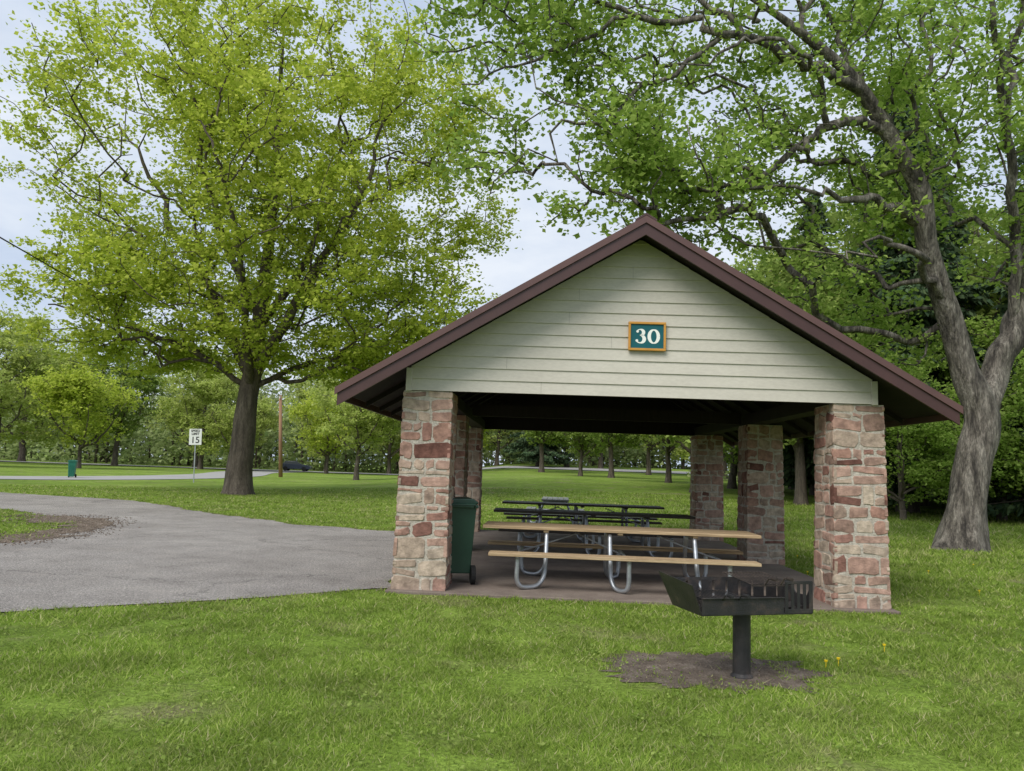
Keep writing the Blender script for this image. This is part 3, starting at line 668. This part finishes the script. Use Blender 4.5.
def spruce(seed,h,rm,n):
    r=np.random.default_rng(seed); A=[];B=[];ra=[];rb=[];C=[]
    z=1.6
    while z<h-.3:
        f=1-z/h; R=rm*f**.75*(.85+.3*r.random())
        for k in range(7):
            if r.random()<.08: continue
            a=r.random()*6.28; d=np.array([math.cos(a),math.sin(a),0]); Rb=R*r.uniform(.75,1.1)
            p0=np.array([0,0,z+r.uniform(-.2,.2)]); p1=p0+d*Rb*.55+np.array([0,0,-.10*Rb]); p2=p0+d*Rb+np.array([0,0,-.16*Rb])
            A+= [p0,p1];B+=[p1,p2];ra+=[.03+.03*f,.02+.015*f];rb+=[.02+.015*f,.005]
            C.append((p0,p1,p2,Rb))
        z+=.34+.25*f
    tv,tf=edge_tubes(np.array(A),np.array(B),np.array(ra),np.array(rb),4)
    P=np.array([[0,0,zz] for zz in np.linspace(-.2,h,14)]); v,f2=limb_tube(P,np.linspace(.32*h/20,.02,14),10,seed,True)
    tv=np.concatenate([v,tv]);tf=np.concatenate([f2,tf+len(v)])
    w=np.array([c[3] for c in C])**1.4; w/=w.sum(); pk=r.choice(len(C),n,p=w); t=r.random(n)**.75
    P0=np.array([c[0] for c in C])[pk];P1=np.array([c[1] for c in C])[pk];P2=np.array([c[2] for c in C])[pk]
    Q=np.where((t<.55)[:,None],P0+(P1-P0)*(t/.55)[:,None],P1+(P2-P1)*((t-.55)/.45)[:,None])
    side=unit(np.cross(P2-P0,[0,0,1.])); wd=(.10+.22*(1-t))*np.array([c[3] for c in C])[pk]
    Q=Q+side*(r.uniform(-1,1,n)*wd)[:,None]; Q[:,2]-=r.random(n)*.35
    out=unit(P2-P0)*.6+side*r.uniform(-.8,.8,n)[:,None]+np.array([0,0,-1.])*r.uniform(0,1.2,n)[:,None]; out=unit(out)
    b_=unit(np.cross(out,r.normal(size=(n,3)))); L=r.uniform(.25,.55,n)[:,None]; W=r.uniform(.07,.13,n)[:,None]
    V=np.stack([Q,Q+out*L*.4+b_*W,Q+out*L,Q+out*L*.4-b_*W],1); F=(np.arange(n)*4)[:,None]+np.arange(4)[None]
    return (mesh_np('trunk_sp',tv,tf,[M['bark']],True),mesh_np('crown_sp',V.reshape(-1,3),F,[M['needle']]))
SA=spruce(31,21,4.2,30000); SB=spruce(32,24,4.6,32000)
def T(x,y,ms,sc,rz,label,name='tree',group='trees around the park lawn'):
    place_tree(ms,(x,y,float(H(x,y))-.05),rz,sc,label,group,name)
far='leafy tree in spring green standing on the far lawn'; lt='pale yellow-green young tree on the far lawn'; le='leafy low-branched tree at the wood edge'
for x,y,ms,sc,l in [(-62,90,GE,1.15,lt),(-72,110,GE,1.4,lt),(-54,102,GC,1.15,far),(-45,78,GF,1.15,lt),(-41,99,GE,1.0,lt),(-35,96,GB,.85,lt),(-80,92,GE,1.3,lt),(-53,68,GB,.95,lt),(-29,118,GE,1.1,lt),(-24,98,GF,1.2,lt),(-19,118,GE,1.0,lt),(-12,118,GE,.9,lt),(-6,95,GF,1.2,lt),(-13.5,66,GB,.85,lt),(-48,114,GE,1.2,lt),
    (4,92,GC,.95,far),(9,116,GE,1.1,lt),(14,114,GC,1.1,far),(12,56,GB,.85,lt),(20,75,GE,1.0,lt),(26,90,GC,1.2,far),(33,80,GA,1.3,far),(-2,119,GE,1.1,lt),(18,96,GB,1.2,lt),(7.5,78,GA,.8,far),(9.6,70,GC,.8,far),
    (14.5,37,GA,1.05,far),(25,50,GC,1.4,far),(20.5,31,GD,.75,le),(31,42,GA,1.3,far),(36,56,GC,1.4,far),(15,50,GD,1.2,le),(11,44,GA,.95,far),(20,52,GE,1.1,lt),(32,33,GE,.8,lt),(15.6,29.5,GD,.55,le)]:
    T(x,y,ms,sc,random.random()*6.28,l)
sp='tall dark spruce with drooping branches'
for x,y,ms,sc in [(4.5,112,SB,1.15),(19,46,SA,.95),(18.2,34,SB,.9),(22.6,30,SA,.95),(26.4,33,SB,1.0),(22,40,SB,1.05),(30,36,SB,1.05),(27,46,SA,1.1),(34,45,SB,1.05),(39,70,SB,1)]:
    T(x,y,ms,sc,random.random()*6.28,sp,'spruce_tree')
# distant woodland (one mass)
def woodland():
    r=np.random.default_rng(77); C=[];A=[];B=[];rr=[]
    for k in range(680):
        x=r.uniform(-190,190); y=128+r.uniform(0,48)
        h=r.uniform(11,26); w=r.uniform(3.2,6); g=float(H(x,y)); n=int(330)
        d=unit(r.normal(size=(n,3)))*(r.random(n)**.4)[:,None]; p=d*np.array([w,w,h*.46])+np.array([x,y,g+h*.5])
        keep=np.array([mnoise.noise(Vector(v*.3))>-.2 for v in p]); C.append(p[keep])
        A.append((x,y,g-.2));B.append((x+r.normal()*.4,y,g+h*.6));rr.append(r.uniform(.12,.28))
    C=np.concatenate(C); 
    n=90000; u=np.stack([r.uniform(-190,190,n),124+r.random(n)**1.2*38,r.random(n)**1.1*9],1)
    keep=np.array([mnoise.noise(Vector((v[0]*.12,v[1]*.12,v[2]*.2)))>-.12 for v in u]); u=u[keep]; u[:,2]+=H(u[:,0],u[:,1]); C=np.concatenate([C,u])
    lv,lf=leaves(C,.8,r); A=np.array(A);B=np.array(B);rr=np.array(rr); tv,tf=edge_tubes(A,B,rr,rr*.5,5)
    V=np.concatenate([lv,tv]);F=np.concatenate([lf,tf+len(lv)]); mi=np.r_[np.zeros(len(lf)),np.ones(len(tf))]
    obj('woodland',mesh_np('woodland',V,F,[M['leaf_far'],M['bark']],False,mi),kind='stuff')
    n=26000; x=r.uniform(22,75,n); y=48+r.random(n)*45; z=r.random(n)**1.3*4.5
    P=np.stack([x,y,z+H(x,y)],1); keep=np.array([mnoise.noise(Vector(v*.22))>-.05 for v in P]); P=P[keep]; lv,lf=leaves(P,.42,r)
    obj('undergrowth',mesh_np('undergrowth',lv,lf,[M['leaf_far']]),kind='stuff')
woodland()

# ------------------------------------------------------------ speed sign, pole, wire, car
ss=thing('speed_limit_sign',(-19.6,46.5,0),rad(4),'white speed limit 15 sign on a thin steel post','road sign'); ss.rotation_euler=(0,rad(-2),rad(4))
b=MB(); b.box((0,0,1.6),(.06,.04,3.2)); b.done('post',[M['steel']],ss)
b=MB(); b.box((0,-.035,2.85),(.76,.02,1.0)); b.done('panel',[M['white']],ss,bevel=.005)
def text(body,size,loc,parent,mat):
    cu=bpy.data.curves.new('txt','FONT'); cu.body=body; cu.size=size; cu.align_x='CENTER'; cu.align_y='CENTER'; cu.offset=.006
    o=bpy.data.objects.new('txt',cu); COL.objects.link(o); bpy.context.view_layer.update()
    me=bpy.data.meshes.new_from_object(o.evaluated_get(bpy.context.evaluated_depsgraph_get())); bpy.data.objects.remove(o)
    me.materials.clear(); me.materials.append(mat)
    return obj('lettering',me,parent,loc,(rad(90),0,0))
text('SPEED',.2,(0,-.05,3.22),ss,M['black']); text('LIMIT',.2,(0,-.05,3.03),ss,M['black']); text('15',.56,(0,-.05,2.64),ss,M['black'])
pl=thing('utility_pole',(-21.4,70,0),0,'short brown wooden utility pole beside the park road','utility pole'); pl.rotation_euler=(0,rad(-4),0)
b=MB(); b.tube([(0,0,-.1),(0,0,7.7)],[.19,.14],10); b.done('post',[M['polewood']],pl,smooth=True)
b=MB(); b.tube([(0,-.2,7.4),(0,-.2,7.62)],.05,8); b.done('insulator',[M['white']],pl)
b=MB()
pts=[]
for i in range(31):
    t=i/30; pts.append((-21.93+t*7.9,69.8-t*66,7.58+1.1*t-.5*4*t*(1-t)*.25))
b.tube(pts,.024,5); b.done('overhead_wire',[M['black']],None,label='thin black overhead wire running from the wooden pole',category='wire')
car=thing('parked_car',(-30.6,107,float(H(-30.6,107))+.1),rad(3),'dark blue hatchback car on the far park road','car')
b=MB(); b.prism([(-2.1,.3),(2.1,.3),(2.15,.7),(1.9,.85),(.95,.95),(.85,1.0),(-1.6,1.05),(-2.1,.95),(-2.15,.6)],-.85,.85); b.prism([(-1.3,1.40),(.1,1.42),(.2,1.38),(-1.45,1.36)],-.66,.66); b.done('body',[M['carpaint']],car,bevel=.05)
b=MB(); b.prism([(-1.75,1.02),(.95,.96),(.2,1.38),(-1.4,1.38)],-.70,.70); b.done('window',[M['glass']],car,bevel=.02)
for sx in (-1.3,1.3):
    for sy in (-.8,.8):
        b=MB(); b.tube([(sx,sy-.1,.32),(sx,sy+.1,.32)],.32,16); b.done('wheel',[M['rubber']],car)
for s in (-.6,.6):
    b=MB(); b.box((2.1,s,.66),(.1,.3,.14)); b.done('headlight',[M['white']],car)

# ------------------------------------------------------------ grass
def grass(N):
    r=np.random.default_rng(5)
    d=np.exp(r.uniform(math.log(3.3),math.log(42),N)); a=r.uniform(-.80,.80,N); x=d*np.sin(a); y=d*np.cos(a)
    lx=(x-SH[0])*ex[0]+(y-SH[1])*ex[1]; ly=(x-SH[0])*ey[0]+(y-SH[1])*ey[1]
    bad=(np.abs(lx)<3.15)&(ly>-.13)&(ly<9.3)
    bad|=inpoly(x,y,lotr)|(inpoly(x,y,gpr)&(r.random(N)<.85))
    tuft=np.array([mnoise.noise(Vector((px*5,py*5,2))) for px,py in zip(x,y)])
    near=inpoly(x,y,dpoly); dd=np.sqrt(((x-dc[0])/.93)**2+((y-dc[1])/.58)**2)+.6*tuft
    bad|=near&(r.random(N)>np.clip((dd-.62)*1.5,.01,1))
    cl=np.array([mnoise.noise(Vector((px*1.1,py*1.1,0)))+.6*mnoise.noise(Vector((px*4,py*4,7))) for px,py in zip(x,y)])
    bad|=(cl+.5*tuft<-.34)&(r.random(N)<.7)
    x=x[~bad];y=y[~bad];d=d[~bad];cl=cl[~bad]+.5*tuft[~bad];n=len(x)
    h=(.029+.026*cl+r.uniform(-.012,.022,n))*np.clip(.85+.02*d,.9,1.5)*(1+.7*sst((x-4)/3)*sst((y-9)/4)); h=np.clip(h,.012,.14); w=.0034*np.clip(d/4.5,.85,6.5)*r.uniform(.6,1.4,n)
    th=r.uniform(0,np.pi,n); wx=np.cos(th)*w;wy=np.sin(th)*w; lean=r.normal(size=(n,2))*.8*h[:,None]
    z=H(x,y)-.003
    V=np.zeros((n,3,3)); V[:,0]=np.stack([x-wx,y-wy,z],1);V[:,1]=np.stack([x+wx,y+wy,z],1);V[:,2]=np.stack([x+lean[:,0],y+lean[:,1],z+h],1)
    F=(np.arange(n)*3)[:,None]+np.arange(3)[None]
    obj('grass',mesh_np('grass',V.reshape(-1,3),F,[M['grass_blade']]),kind='stuff')
grass(540000)
r=np.random.default_rng(9); C=[]
for k in range(260):
    d=math.exp(r.uniform(math.log(4),math.log(16))); a=r.uniform(-.7,.7); x,y=d*math.sin(a),d*math.cos(a)
    lx=(x-SH[0])*ex[0]+(y-SH[1])*ex[1]; ly=(x-SH[0])*ey[0]+(y-SH[1])*ey[1]
    if (abs(lx)<3.3 and ly>-.3) or bool(inpoly(np.array([x]),np.array([y]),lotr)[0]): continue
    m=r.integers(8,40); C.append(np.stack([x+r.normal(size=m)*.12,y+r.normal(size=m)*.12,.015+r.random(m)*.03],1))
C=np.concatenate(C); lv,lf=leaves(C,.024,r,flat=1.2); obj('clover',mesh_np('clover',lv,lf,[M['leaf_mid']]),kind='stuff')
b=MB()
for (x,y) in [(2.9,6.6),(2.75,6.5),(5.0,12.5),(6.5,14),(7.4,13.2),(8,16),(3.6,7.2),(5.8,15),(9,14.5),(6.9,11)]:
    b.tube([(x,y,.055),(x,y,.07)],[.012,.016],8); b.tube([(x,y,0),(x,y,.055)],.003,4)
b.done('dandelions',[M['yellow']],None,kind='stuff')

# ------------------------------------------------------------ sky & light
w=bpy.data.worlds.new('World'); scene.world=w; w.use_nodes=True; nt=w.node_tree; nt.nodes.clear()
out=nt.nodes.new('ShaderNodeOutputWorld'); bg=nt.nodes.new('ShaderNodeBackground'); bg.inputs[1].default_value=.15
sky=nt.nodes.new('ShaderNodeTexSky'); sky.sky_type='NISHITA'; sky.sun_disc=False; sky.sun_elevation=rad(48); sky.sun_rotation=rad(215); sky.dust_density=2
n1=noise(nt,1.6,7,.55,(1,1,2.6),'Generated'); r1=ramp(nt,[(0,0,0),(1,1,1)],[.30,.52]); nt.links.new(n1.outputs[0],r1.inputs[0])
n2=noise(nt,2.4,6,.6,(1,1,2.6),'Generated'); r2=ramp(nt,[(3.6,4.35,5.6),(5.6,6.0,6.6)],[.35,.65]); nt.links.new(n2.outputs[0],r2.inputs[0])
mp=nt.nodes.new('ShaderNodeMath'); mp.operation='MULTIPLY_ADD'; mp.inputs[1].default_value=.2; mp.inputs[2].default_value=.78; nt.links.new(r1.outputs[0],mp.inputs[0])
c=mix(nt,sky.outputs[0],r2.outputs[0],mp.outputs[0]); nt.links.new(c,bg.inputs[0]); nt.links.new(bg.outputs[0],out.inputs[0])
L=bpy.data.lights.new('sun','SUN'); L.energy=3.3; L.angle=rad(36); L.color=(1,.97,.92)
lo=bpy.data.objects.new('sun',L); COL.objects.link(lo); lo.rotation_euler=(rad(42),0,rad(-35))
scene.view_settings.view_transform='Standard'; scene.view_settings.look='None'; scene.view_settings.exposure=0

# ------------------------------------------------------------ camera
cd=bpy.data.cameras.new('camera'); cd.lens=26; cd.sensor_width=36; cd.clip_end=3000
cam=bpy.data.objects.new('camera',cd); COL.objects.link(cam)
cam.matrix_world=Matrix.Translation((0,0,1.6))@Matrix.Rotation(rad(96.36),4,'X')@Matrix.Rotation(rad(2.0),4,'Z')
scene.camera=cam
